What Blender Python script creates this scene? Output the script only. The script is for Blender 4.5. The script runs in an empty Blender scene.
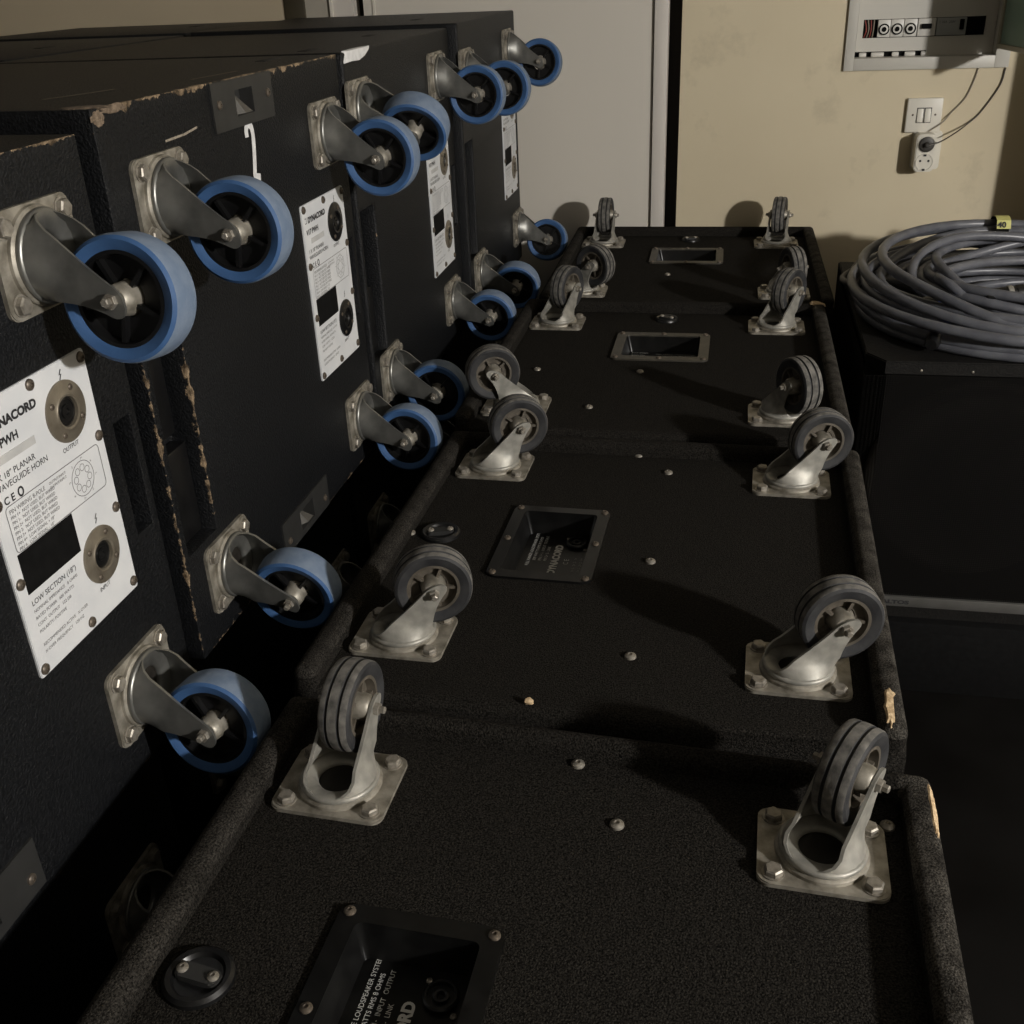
import bpy, bmesh, math, random
from mathutils import Vector, Matrix, Euler
random.seed(7)
C = bpy.context.scene.collection
PI = math.pi

# ------------------------------------------------------------------ materials
def nd(nt, t, **kw):
    n = nt.nodes.new(t)
    for k, v in kw.items():
        setattr(n, k, v)
    return n

def mat(name, c1, c2=None, scale=8.0, rough=.6, metal=0.0, bump=0.0, bscale=200.0, spec=.5, detail=6.0, lo=.35, hi=.65, sheen=0.0):
    m = bpy.data.materials.new(name); m.use_nodes = True
    nt = m.node_tree; b = nt.nodes['Principled BSDF']; L = nt.links
    b.inputs['Base Color'].default_value = (*c1, 1)
    b.inputs['Roughness'].default_value = rough
    b.inputs['Metallic'].default_value = metal
    b.inputs['Specular IOR Level'].default_value = spec
    if sheen: b.inputs['Sheen Weight'].default_value = sheen
    tc = nd(nt, 'ShaderNodeTexCoord')
    if c2:
        n = nd(nt, 'ShaderNodeTexNoise'); n.inputs['Scale'].default_value = scale; n.inputs['Detail'].default_value = detail
        r = nd(nt, 'ShaderNodeValToRGB')
        r.color_ramp.elements[0].position = lo; r.color_ramp.elements[0].color = (*c1, 1)
        r.color_ramp.elements[1].position = hi; r.color_ramp.elements[1].color = (*c2, 1)
        L.new(tc.outputs['Object'], n.inputs['Vector']); L.new(n.outputs['Fac'], r.inputs['Fac']); L.new(r.outputs['Color'], b.inputs['Base Color'])
    if bump:
        n2 = nd(nt, 'ShaderNodeTexNoise'); n2.inputs['Scale'].default_value = bscale; n2.inputs['Detail'].default_value = 4
        bp = nd(nt, 'ShaderNodeBump'); bp.inputs['Strength'].default_value = bump; bp.inputs['Distance'].default_value = .002
        L.new(tc.outputs['Object'], n2.inputs['Vector']); L.new(n2.outputs['Fac'], bp.inputs['Height']); L.new(bp.outputs['Normal'], b.inputs['Normal'])
    return m

def mth(nt, op, a, b=None):
    n = nd(nt, 'ShaderNodeMath', operation=op)
    for i, v in enumerate((a, b)):
        if v is None: continue
        if isinstance(v, (int, float)): n.inputs[i].default_value = v
        else: nt.links.new(v, n.inputs[i])
    return n.outputs[0]

def worn_paint(name, LL, H, amount=1.0):
    """black textured paint rubbed to bare wood along the outer edges of the castor panel (object space of the body)"""
    m = mat(name, (.0030, .0034, .0040), (.0082, .0089, .0103), 230, rough=.5, bump=.8, bscale=380, spec=.27)
    nt = m.node_tree; b = nt.nodes['Principled BSDF']; L = nt.links
    src = b.inputs['Base Color'].links[0].from_socket
    tc = nd(nt, 'ShaderNodeTexCoord'); s = nd(nt, 'ShaderNodeSeparateXYZ'); L.new(tc.outputs['Object'], s.inputs[0])
    x, y, z = s.outputs
    ax = mth(nt, 'ABSOLUTE', x)
    dt = mth(nt, 'ADD', mth(nt, 'ABSOLUTE', mth(nt, 'SUBTRACT', z, H)), ax)
    dn = mth(nt, 'ADD', mth(nt, 'ABSOLUTE', y), ax)
    df = mth(nt, 'ADD', mth(nt, 'ABSOLUTE', mth(nt, 'SUBTRACT', y, .074)), mth(nt, 'MULTIPLY', ax, .7))
    zl = mth(nt, 'ADD', mth(nt, 'MULTIPLY', mth(nt, 'GREATER_THAN', z, H - .21), .05), mth(nt, 'MULTIPLY', mth(nt, 'LESS_THAN', z, H - .44), .05))
    df = mth(nt, 'ADD', df, zl)
    db = mth(nt, 'ADD', mth(nt, 'ABSOLUTE', z), ax)
    db = mth(nt, 'ADD', db, .002)
    dn = mth(nt, 'ADD', dn, mth(nt, 'MULTIPLY', mth(nt, 'GREATER_THAN', z, H - .19), .004))
    d = mth(nt, 'MINIMUM', mth(nt, 'MINIMUM', dt, mth(nt, 'ADD', dn, .001)), mth(nt, 'MINIMUM', df, db))
    n = nd(nt, 'ShaderNodeTexNoise'); n.inputs['Scale'].default_value = 34; n.inputs['Detail'].default_value = 8; n.inputs['Roughness'].default_value = .7
    L.new(tc.outputs['Object'], n.inputs['Vector'])
    lim = mth(nt, 'MULTIPLY', mth(nt, 'SUBTRACT', n.outputs['Fac'], .455), .042 * amount)
    k = mth(nt, 'GREATER_THAN', lim, d)
    n3 = nd(nt, 'ShaderNodeTexNoise'); n3.inputs['Scale'].default_value = 90; L.new(tc.outputs['Object'], n3.inputs['Vector'])
    r = nd(nt, 'ShaderNodeValToRGB')
    r.color_ramp.elements[0].color = (.05, .034, .02, 1); r.color_ramp.elements[1].color = (.30, .22, .14, 1)
    r.color_ramp.elements[0].position = .35; r.color_ramp.elements[1].position = .65
    L.new(n3.outputs['Fac'], r.inputs['Fac'])
    mx = nd(nt, 'ShaderNodeMix', data_type='RGBA')
    L.new(k, mx.inputs['Factor']); L.new(src, mx.inputs['A']); L.new(r.outputs['Color'], mx.inputs['B'])
    L.new(mx.outputs['Result'], b.inputs['Base Color'])
    return m

M = {}
def carpet(h):
    m = mat('carpet', (.0055, .005, .0044), (.036, .033, .0285), 620, rough=1, bump=1.0, bscale=700, spec=.05, detail=3, lo=.36, hi=.72)
    nt = m.node_tree; b = nt.nodes['Principled BSDF']; L = nt.links; src = b.inputs['Base Color'].links[0].from_socket
    tc = nd(nt, 'ShaderNodeTexCoord'); sx = nd(nt, 'ShaderNodeSeparateXYZ'); L.new(tc.outputs['Object'], sx.inputs[0])
    n = nd(nt, 'ShaderNodeTexNoise'); n.inputs['Scale'].default_value = 45; n.inputs['Detail'].default_value = 6; L.new(tc.outputs['Object'], n.inputs['Vector'])
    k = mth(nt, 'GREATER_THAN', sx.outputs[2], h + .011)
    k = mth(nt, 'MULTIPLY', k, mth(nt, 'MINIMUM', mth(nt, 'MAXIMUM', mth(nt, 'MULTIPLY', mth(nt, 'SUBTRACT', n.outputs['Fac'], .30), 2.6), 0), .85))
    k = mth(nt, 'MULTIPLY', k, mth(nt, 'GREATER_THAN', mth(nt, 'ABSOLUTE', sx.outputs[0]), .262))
    k = mth(nt, 'MULTIPLY', k, mth(nt, 'ADD', .34, mth(nt, 'MULTIPLY', mth(nt, 'GREATER_THAN', sx.outputs[0], 0), .66)))   # rims paler: painted lamplight plus dust wear, stronger on the right
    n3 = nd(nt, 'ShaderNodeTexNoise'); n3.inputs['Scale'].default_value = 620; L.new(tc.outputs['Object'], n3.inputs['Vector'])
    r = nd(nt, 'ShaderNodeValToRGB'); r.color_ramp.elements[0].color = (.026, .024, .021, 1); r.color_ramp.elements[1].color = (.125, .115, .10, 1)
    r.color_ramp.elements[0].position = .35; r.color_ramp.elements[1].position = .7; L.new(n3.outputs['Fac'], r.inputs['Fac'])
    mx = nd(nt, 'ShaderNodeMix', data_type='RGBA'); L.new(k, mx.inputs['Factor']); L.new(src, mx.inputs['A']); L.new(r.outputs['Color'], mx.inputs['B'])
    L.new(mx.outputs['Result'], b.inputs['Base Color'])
    return m
M['zinc'] = mat('zinc', (.24, .235, .21), (.38, .365, .325), 60, rough=.5, metal=.4, bump=.08, bscale=150)
M['zinc_dull'] = mat('zinc_dull', (.16, .145, .115), (.36, .335, .285), 70, rough=.48, metal=.4, bump=.15, bscale=120)
M['steel'] = mat('steel', (.20, .20, .19), (.30, .30, .28), 40, rough=.36, metal=.75, bump=.05, bscale=90)
M['bolt'] = mat('bolt', (.20, .18, .15), (.36, .335, .29), 150, rough=.42, metal=.5)
M['hole_shade'] = mat('shaded_hole', (.012, .010, .008), (.022, .019, .015), 60, rough=.5)
M['blue'] = mat('blue_rubber', (.034, .092, .225), (.048, .12, .28), 40, rough=.6, bump=.1, bscale=200)
M['tread'] = mat('worn_blue_tread', (.118, .165, .245), (.17, .218, .295), 60, rough=.75, bump=.15, bscale=250)
M['grey'] = mat('grey_rubber', (.012, .0125, .0145), (.029, .029, .030), 60, rough=.7, bump=.2, bscale=200)
M['tread_dust'] = mat('dusty_tread', (.060, .058, .053), (.185, .175, .158), 90, rough=.9, bump=.2, bscale=260)
M['black'] = mat('black_plastic', (.004, .004, .0045), (.008, .008, .008), 60, rough=.35, spec=.5)
M['black_matt'] = mat('black_matt', (.0035, .0035, .0035), (.006, .006, .006), 90, rough=.85, spec=.12)
M['hubgrey'] = mat('hub_grey', (.05, .042, .031), (.105, .09, .07), 50, rough=.6)
M['plate'] = mat('white_plate', (.60, .615, .635), (.68, .69, .70), 22, rough=.5, spec=.4)
M['ink'] = mat('ink', (.02, .02, .022), rough=.6)
M['inkgrey'] = mat('ink_grey', (.14, .14, .145), rough=.6)
M['sticker'] = mat('grey_sticker', (.42, .42, .42), (.5, .5, .49), 60, rough=.6)
M['ring'] = mat('socket_ring', (.17, .145, .11), (.26, .23, .18), 60, rough=.38, metal=.5)
M['paintwhite'] = mat('white_paint', (.75, .75, .75), (.62, .62, .62), 90, rough=.7)
M['wood'] = mat('bare_wood', (.42, .29, .16), (.72, .55, .34), 240, rough=.9, bump=.8, bscale=300)
M['oldwood'] = mat('weathered_wood', (.10, .072, .048), (.22, .165, .115), 160, rough=.9, bump=.6, bscale=260)
M['latch'] = mat('latch_plastic', (.020, .020, .0195), (.027, .027, .026), 60, rough=.5)
M['wedge'] = mat('latch_wedge', (.07, .066, .058), rough=.5)
M['dishmetal'] = mat('dish_metal', (.05, .046, .036), (.075, .068, .055), 60, rough=.45, metal=.3)
M['dishblack'] = mat('dish_black', (.0035, .0035, .0035), (.007, .007, .0068), 60, rough=.3, spec=.35)
M['printwhite'] = mat('white_print', (.5, .5, .48), rough=.6)
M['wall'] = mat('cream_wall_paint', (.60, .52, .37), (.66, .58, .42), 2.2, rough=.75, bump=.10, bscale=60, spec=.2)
M['walltan'] = mat('tan_wall', (.46, .39, .28), (.50, .43, .31), 2.0, rough=.8, bump=.08, bscale=60, spec=.2)  # tan, darker than the rest of the back wall
M['wallfar'] = mat('dark_wall_paint', (.16, .145, .12), (.19, .17, .14), 2, rough=.9, spec=.1)
M['door'] = mat('door_paint', (.62, .585, .52), (.66, .62, .55), 1.5, rough=.55, bump=.04, bscale=30, spec=.3)
M['frame'] = mat('frame_paint', (.63, .59, .54), rough=.5)
M['framelight'] = mat('frame_light', (.70, .66, .58), rough=.45)
M['framegrey'] = mat('frame_grey', (.36, .33, .28), (.40, .37, .31), 3, rough=.6)
M['darkwood'] = mat('dark_wood', (.035, .028, .015), (.05, .04, .022), 12, rough=.6)
M['darkgap'] = mat('dark_gap', (.006, .005, .004), rough=.9)
M['floor'] = mat('shaded_concrete', (.006, .0055, .005), (.010, .0095, .009), 4, rough=1, spec=.0, bump=.2, bscale=80)  # near-black base colour stands in for shadow on the floor
M['ceil'] = mat('ceiling_paint', (.16, .15, .13), rough=.9)
M['box'] = mat('enclosure_plastic', (.52, .50, .45), (.56, .54, .48), 5, rough=.45)
M['boxw'] = mat('breaker_plastic', (.62, .60, .55), rough=.4)
M['boxg'] = mat('breaker_grey', (.33, .34, .33), rough=.45)
M['smoke'] = mat('green_smoked_plastic', (.20, .30, .25), (.24, .34, .28), 6, rough=.3)
M['white'] = mat('white_switch', (.68, .65, .57), rough=.4)
M['cable'] = mat('grey_cable', (.085, .088, .102), (.13, .134, .15), 30, rough=.36, bump=.06, bscale=160)
M['cable2'] = mat('dusty_cable', (.06, .058, .055), (.10, .096, .09), 30, rough=.6)
M['wire'] = mat('thin_wire', (.24, .21, .16), rough=.5)
M['wiredark'] = mat('dark_wire', (.045, .035, .025), rough=.5)
M['yellow'] = mat('yellow_tag', (.62, .60, .22), rough=.6)
M['bluering'] = mat('blue_ring', (.05, .09, .42), rough=.4)
M['cab'] = mat('speaker_paint', (.005, .0047, .0042), (.010, .0092, .0082), 200, rough=.7, bump=.5, bscale=300, spec=.2)
M['silver'] = mat('silver_strip', (.10, .098, .09), (.13, .127, .12), 20, rough=.4, metal=.3)
M['cone'] = mat('paper_cone', (.045, .041, .036), (.06, .055, .048), 20, rough=.9, spec=.1)
M['top'] = M['black_matt']

def grille_mat():
    m = mat('speaker_grille', (.006, .0055, .005), rough=.8, spec=.1)
    nt = m.node_tree; L = nt.links; b = nt.nodes['Principled BSDF']; out = nt.nodes['Material Output']
    tc = nd(nt, 'ShaderNodeTexCoord'); s = nd(nt, 'ShaderNodeSeparateXYZ'); L.new(tc.outputs['Object'], s.inputs[0])
    def cell(v):
        return mth(nt, 'ABSOLUTE', mth(nt, 'SUBTRACT', mth(nt, 'FRACT', mth(nt, 'MULTIPLY', v, 260)), .5))
    a = cell(s.outputs[0]); c = cell(s.outputs[2])
    d = mth(nt, 'ADD', mth(nt, 'MULTIPLY', a, a), mth(nt, 'MULTIPLY', c, c))
    k = mth(nt, 'LESS_THAN', d, .125)
    t = nd(nt, 'ShaderNodeBsdfTransparent'); mx = nd(nt, 'ShaderNodeMixShader')
    L.new(k, mx.inputs[0]); L.new(b.outputs[0], mx.inputs[1]); L.new(t.outputs[0], mx.inputs[2]); L.new(mx.outputs[0], out.inputs['Surface'])
    return m
M['grille'] = grille_mat()

# stained cream wall: smudges of their own shape
def stain(m):
    nt = m.node_tree; L = nt.links; b = nt.nodes['Principled BSDF']
    src = b.inputs['Base Color'].links[0].from_socket
    tc = nd(nt, 'ShaderNodeTexCoord')
    n = nd(nt, 'ShaderNodeTexNoise'); n.inputs['Scale'].default_value = 7.5; n.inputs['Detail'].default_value = 9; n.inputs['Roughness'].default_value = .62
    L.new(tc.outputs['Object'], n.inputs['Vector'])
    r = nd(nt, 'ShaderNodeValToRGB'); r.color_ramp.elements[0].position = .58; r.color_ramp.elements[0].color = (0, 0, 0, 1)
    r.color_ramp.elements[1].position = .80; r.color_ramp.elements[1].color = (.5, .5, .5, 1)
    L.new(n.outputs['Fac'], r.inputs['Fac'])
    mx = nd(nt, 'ShaderNodeMix', data_type='RGBA'); L.new(r.outputs['Color'], mx.inputs['Factor']); L.new(src, mx.inputs['A'])
    mx.inputs['B'].default_value = (.30, .26, .19, 1)
    L.new(mx.outputs['Result'], b.inputs['Base Color'])
stain(M['wall'])

# ------------------------------------------------------------------ mesh helpers
def obj(name, bm, m, parent=None, smooth=35, mats=None):
    me = bpy.data.meshes.new(name)
    bmesh.ops.recalc_face_normals(bm, faces=bm.faces[:])
    if smooth:
        for f in bm.faces: f.smooth = True
        for e in bm.edges:
            if len(e.link_faces) == 2 and e.calc_face_angle(0) > math.radians(smooth): e.smooth = False
    bm.to_mesh(me); bm.free()
    for mm in (mats or [m]): me.materials.append(mm)
    o = bpy.data.objects.new(name, me); C.objects.link(o)
    if parent: o.parent = parent
    return o

def inst(name, me, parent=None, mtx=None):
    o = bpy.data.objects.new(name, me); C.objects.link(o)
    if parent: o.parent = parent
    if mtx is not None: o.matrix_local = mtx
    return o

def empty(name, loc, rot=(0, 0, 0)):
    o = bpy.data.objects.new(name, None); C.objects.link(o)
    o.empty_display_size = .1; o.location = loc; o.rotation_euler = rot
    return o

def tag(o, label=None, cat=None, group=None, kind=None):
    if label: o['label'] = label
    if cat: o['category'] = cat
    if group: o['group'] = group
    if kind: o['kind'] = kind
    return o

def add_box(bm, x0, x1, y0, y1, z0, z1, bev=0, seg=2, mi=0):
    vs = [bm.verts.new((x, y, z)) for z in (z0, z1) for x, y in ((x0, y0), (x1, y0), (x1, y1), (x0, y1))]
    fs = [bm.faces.new([vs[i] for i in q]) for q in ((3, 2, 1, 0), (4, 5, 6, 7), (0, 1, 5, 4), (1, 2, 6, 5), (2, 3, 7, 6), (3, 0, 4, 7))]
    for f in fs: f.material_index = mi
    if bev:
        es = list({e for f in fs for e in f.edges})
        r = bmesh.ops.bevel(bm, geom=es, offset=bev, segments=seg, affect='EDGES', profile=.5)
        for f in r['faces']: f.material_index = mi
    return bm

def add_prism(bm, pts, z0, z1, mtx=None, mi=0, bev=0):
    """polygon pts (x,y) extruded z0..z1"""
    a = [bm.verts.new((p[0], p[1], z0)) for p in pts]; b = [bm.verts.new((p[0], p[1], z1)) for p in pts]
    n = len(pts); fs = [bm.faces.new(a[::-1]), bm.faces.new(b)]
    fs += [bm.faces.new((a[i], a[(i + 1) % n], b[(i + 1) % n], b[i])) for i in range(n)]
    for f in fs: f.material_index = mi
    if bev:
        es = [e for e in fs[1].edges]
        bmesh.ops.bevel(bm, geom=es, offset=bev, segments=2, affect='EDGES')
    if mtx is not None:
        vs = a + b if not bev else list({v for f in bm.faces for v in f.verts})
        bmesh.ops.transform(bm, matrix=mtx, verts=vs)
    return bm

def rrect(w, h, r, n=5, cx=0, cy=0):
    pts = []
    for sx, sy, a0 in ((1, 1, 0), (-1, 1, 90), (-1, -1, 180), (1, -1, 270)):
        for i in range(n + 1):
            a = math.radians(a0 + 90 * i / n)
            pts.append((cx + sx * (w / 2 - r) + r * math.cos(a), cy + sy * (h / 2 - r) + r * math.sin(a)))
    return pts

def add_lathe(bm, prof, n=32, axis='Z', c=(0, 0, 0), mi=0, mis=None, closed=False):
    """prof = [(radius, height)]; closed makes a ring section"""
    rings = []
    for r, h in prof:
        if r < 1e-6:
            p = {'Z': (0, 0, h), 'Y': (0, h, 0), 'X': (h, 0, 0)}[axis]
            rings.append([bm.verts.new(Vector(p) + Vector(c))] * n)
        else:
            ring = []
            for i in range(n):
                a = 2 * PI * i / n; u, v = r * math.cos(a), r * math.sin(a)
                p = {'Z': (u, v, h), 'Y': (v, h, u), 'X': (h, u, v)}[axis]
                ring.append(bm.verts.new(Vector(p) + Vector(c)))
            rings.append(ring)
    m = len(prof)
    for k in range(m if closed else m - 1):
        A, B = rings[k], rings[(k + 1) % m]
        for i in range(n):
            q = [A[i], A[(i + 1) % n], B[(i + 1) % n], B[i]]
            u = []
            for v in q:
                if v not in u: u.append(v)
            if len(u) > 2:
                try:
                    f = bm.faces.new(u); f.material_index = (mis[k] if mis else mi)
                except ValueError: pass
    return bm

def add_tube(bm, pts, r, n=8, mi=0, closed=False, caps=True):
    pts = [Vector(p) for p in pts]; N = len(pts); rings = []
    t0 = (pts[1] - pts[0]).normalized()
    up = Vector((0, 0, 1)) if abs(t0.z) < .9 else Vector((1, 0, 0))
    nrm = (up - t0 * up.dot(t0)).normalized()
    for i in range(N):
        if closed: t = (pts[(i + 1) % N] - pts[i - 1]).normalized()
        else: t = (pts[min(i + 1, N - 1)] - pts[max(i - 1, 0)]).normalized()
        nrm = (nrm - t * nrm.dot(t)).normalized(); bn = t.cross(nrm)
        rr = r(i / (N - 1)) if callable(r) else r
        rings.append([bm.verts.new(pts[i] + (nrm * math.cos(2 * PI * k / n) + bn * math.sin(2 * PI * k / n)) * rr) for k in range(n)])
    for i in range(N if closed else N - 1):
        A, B = rings[i], rings[(i + 1) % N]
        for k in range(n):
            bm.faces.new((A[k], A[(k + 1) % n], B[(k + 1) % n], B[k])).material_index = mi
    if caps and not closed:
        bm.faces.new(rings[0][::-1]).material_index = mi; bm.faces.new(rings[-1]).material_index = mi
    return bm

def spline(P, n=10):
    P = [Vector(p) for p in P]; out = []
    Q = [P[0] * 2 - P[1]] + P + [P[-1] * 2 - P[-2]]
    for i in range(1, len(Q) - 2):
        for k in range(n):
            t = k / n; a, b, c, d = Q[i - 1], Q[i], Q[i + 1], Q[i + 2]
            out.append(.5 * ((2 * b) + (c - a) * t + (2 * a - 5 * b + 4 * c - d) * t * t + (3 * b - a - 3 * c + d) * t ** 3))
    out.append(P[-1]); return out

def blocks(bm, us, vs, dep, back):
    """solid whose front is a grid of cells at depth dep[i][j] (0 = flush, positive = sunk); coords (u, v, -depth); back plane at -back"""
    nu, nv = len(us) - 1, len(vs) - 1
    cache = {}
    def V(u, v, w):
        k = (round(u, 6), round(v, 6), round(w, 6))
        if k not in cache: cache[k] = bm.verts.new(k)
        return cache[k]
    def D(i, j):
        return dep[i][j] if 0 <= i < nu and 0 <= j < nv else back
    def quad(*p):
        q = [V(*x) for x in p]
        try: bm.faces.new(q)
        except ValueError: pass
    for i in range(nu):
        for j in range(nv):
            d = D(i, j)
            quad((us[i], vs[j], -d), (us[i + 1], vs[j], -d), (us[i + 1], vs[j + 1], -d), (us[i], vs[j + 1], -d))
            quad((us[i], vs[j], -back), (us[i], vs[j + 1], -back), (us[i + 1], vs[j + 1], -back), (us[i + 1], vs[j], -back))
    lev = sorted({round(x, 6) for r in dep for x in r} | {back})
    def wall(p, q, a, b):
        ls = [l for l in lev if min(a, b) - 1e-7 <= l <= max(a, b) + 1e-7]
        for l0, l1 in zip(ls, ls[1:]):
            quad((*p, -l0), (*q, -l0), (*q, -l1), (*p, -l1))
    for i in range(nu + 1):
        for j in range(nv):
            a, b = D(i - 1, j), D(i, j)
            if abs(a - b) > 1e-7: wall((us[i], vs[j]), (us[i], vs[j + 1]), a, b)
    for j in range(nv + 1):
        for i in range(nu):
            a, b = D(i, j - 1), D(i, j)
            if abs(a - b) > 1e-7: wall((us[i], vs[j]), (us[i + 1], vs[j]), a, b)
    bmesh.ops.recalc_face_normals(bm, faces=bm.faces[:])
    return bm

def bevel_sharp(bm, w, seg=2, ang=40, keep=None):
    bm.normal_update()
    es = [e for e in bm.edges if len(e.link_faces) == 2 and e.calc_face_angle(0) > math.radians(ang) and (keep is None or keep(e))]
    bmesh.ops.bevel(bm, geom=es, offset=w, segments=seg, affect='EDGES', profile=.5, clamp_overlap=True)

def add_text(bm, s, size, o, ux, uy, sx=1.0, lift=.0, depth=.0002, mi=0, bold=0.0, align='LEFT'):
    cu = bpy.data.curves.new('lettering', 'FONT'); cu.body = s; cu.size = size; cu.align_x = align; cu.offset = bold; cu.resolution_u = 3
    ob = bpy.data.objects.new('lettering', cu); C.objects.link(ob)
    dg = bpy.context.evaluated_depsgraph_get(); dg.update()
    ev = ob.evaluated_get(dg); me = ev.to_mesh()
    o, ux, uy = Vector(o), Vector(ux).normalized(), Vector(uy).normalized(); n = ux.cross(uy)
    vm = [bm.verts.new(o + ux * (v.co.x * sx) + uy * v.co.y + n * lift) for v in me.vertices]
    for p in me.polygons:
        try: bm.faces.new([vm[i] for i in p.vertices]).material_index = mi
        except ValueError: pass
    ev.to_mesh_clear(); bpy.data.objects.remove(ob); bpy.data.curves.remove(cu)

def add_stroke(bm, pts, w, o, ux, uy, lift=0, mi=0, closed=False):
    """flat ribbon through 2-d points"""
    o, ux, uy = Vector(o), Vector(ux), Vector(uy); n = ux.cross(uy)
    P = [Vector((p[0], p[1])) for p in pts]; N = len(P); pr = []
    for i in range(N):
        t = (P[(i + 1) % N] - P[i - 1]) if closed else (P[min(i + 1, N - 1)] - P[max(i - 1, 0)])
        t.normalize(); q = Vector((-t.y, t.x)) * w / 2
        pr.append(tuple(bm.verts.new(o + ux * a.x + uy * a.y + n * lift) for a in (P[i] + q, P[i] - q)))
    for i in range(N if closed else N - 1):
        a, b = pr[i], pr[(i + 1) % N]
        bm.faces.new((a[0], a[1], b[1], b[0])).material_index = mi

# ------------------------------------------------------------------ camera
f_, pitch, roll, base = 1051.499, 0.47615, -0.04451, .2154
cp, sp = math.cos(pitch), math.sin(pitch)
RW = Matrix.Rotation(base, 3, 'Z')
fwd = RW @ Vector((0, cp, -sp)); up0 = RW @ Vector((0, sp, cp)); rt0 = RW @ Vector((1, 0, 0))
cr, sr = math.cos(roll), math.sin(roll)
rt = rt0 * cr + up0 * sr; upv = up0 * cr - rt0 * sr
cam = bpy.data.cameras.new('camera'); co = bpy.data.objects.new('camera', cam); C.objects.link(co)
cam.sensor_width = 36; cam.sensor_fit = 'HORIZONTAL'; cam.lens = f_ / 1024 * 36; cam.clip_start = .02
mw = Matrix((rt, upv, -fwd)).transposed().to_4x4(); mw.translation = (0, 0, 1.25)
co.matrix_world = mw
bpy.context.scene.camera = co

# ------------------------------------------------------------------ castors
def leg_mesh(bm, sgn, R, z0, t, h, tipr, y1, wb, bend):
    """one cheek of the fork: starts on the crown ring (radius R, height z0), flattens to y = y1 and ends round the axle (t, h)"""
    rows = []; NS = 9
    vals = [0, .06, .14, .24, .36, .5, .65, .8, .92, 1.0]
    dz = h - z0
    pathrows = []
    for v in vals:
        s_ = v * v * (3 - 2 * v)
        cx = t * (v ** 1.25); w = wb + (tipr - wb) * (1 - (1 - v) ** bend); z = z0 + dz * v
        pathrows.append((cx, w, z, min(1, v / .36)))
    for k in range(1, 6):
        a = PI / 2 * k / 5; d = Vector((t, 0, dz)).normalized()
        pathrows.append((t + d.x * tipr * math.sin(a), max(tipr * math.cos(a), .0006), h + d.z * tipr * math.sin(a), 1))
    for off in (0, -.0028):
        sheet = []
        for cx, w, z, q in pathrows:
            row = []
            for i in range(NS):
                s = -1 + 2 * i / (NS - 1); x = cx + w * s
                xr = max(-R * .985, min(R * .985, x))
                yc = math.sqrt(R * R - xr * xr)
                y = yc * (1 - q) + y1 * q
                row.append(bm.verts.new((x if q > 0 else xr, sgn * (y + off), z)))
            sheet.append(row)
        rows.append(sheet)
    A, B = rows; n = len(A)
    for i in range(n - 1):
        for j in range(NS - 1):
            bm.faces.new((A[i][j], A[i][j + 1], A[i + 1][j + 1], A[i + 1][j])); bm.faces.new((B[i][j], B[i + 1][j], B[i + 1][j + 1], B[i][j + 1]))
        bm.faces.new((A[i][0], A[i + 1][0], B[i + 1][0], B[i][0])); bm.faces.new((A[i][-1], B[i][-1], B[i + 1][-1], A[i + 1][-1]))
    for j in range(NS - 1):
        bm.faces.new((A[0][j], B[0][j], B[0][j + 1], A[0][j + 1])); bm.faces.new((A[-1][j], A[-1][j + 1], B[-1][j + 1], B[-1][j]))

def hexa(bm, c, r, h, axis='Z', rot=0):
    n = 6; a = []; b = []
    for i in range(n):
        an = rot + 2 * PI * i / n; u, v = r * math.cos(an), r * math.sin(an)
        for lst, hh in ((a, 0), (b, h)):
            p = {'Z': (u, v, hh), 'Y': (v, hh, u)}[axis]
            lst.append(bm.verts.new(Vector(p) + Vector(c)))
    for i in range(n): bm.faces.new((a[i], a[(i + 1) % n], b[(i + 1) % n], b[i]))
    bm.faces.new(a[::-1]); f = bm.faces.new(b)
    bmesh.ops.bevel(bm, geom=list(f.edges), offset=r * .16, segments=1, affect='EDGES')

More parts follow.
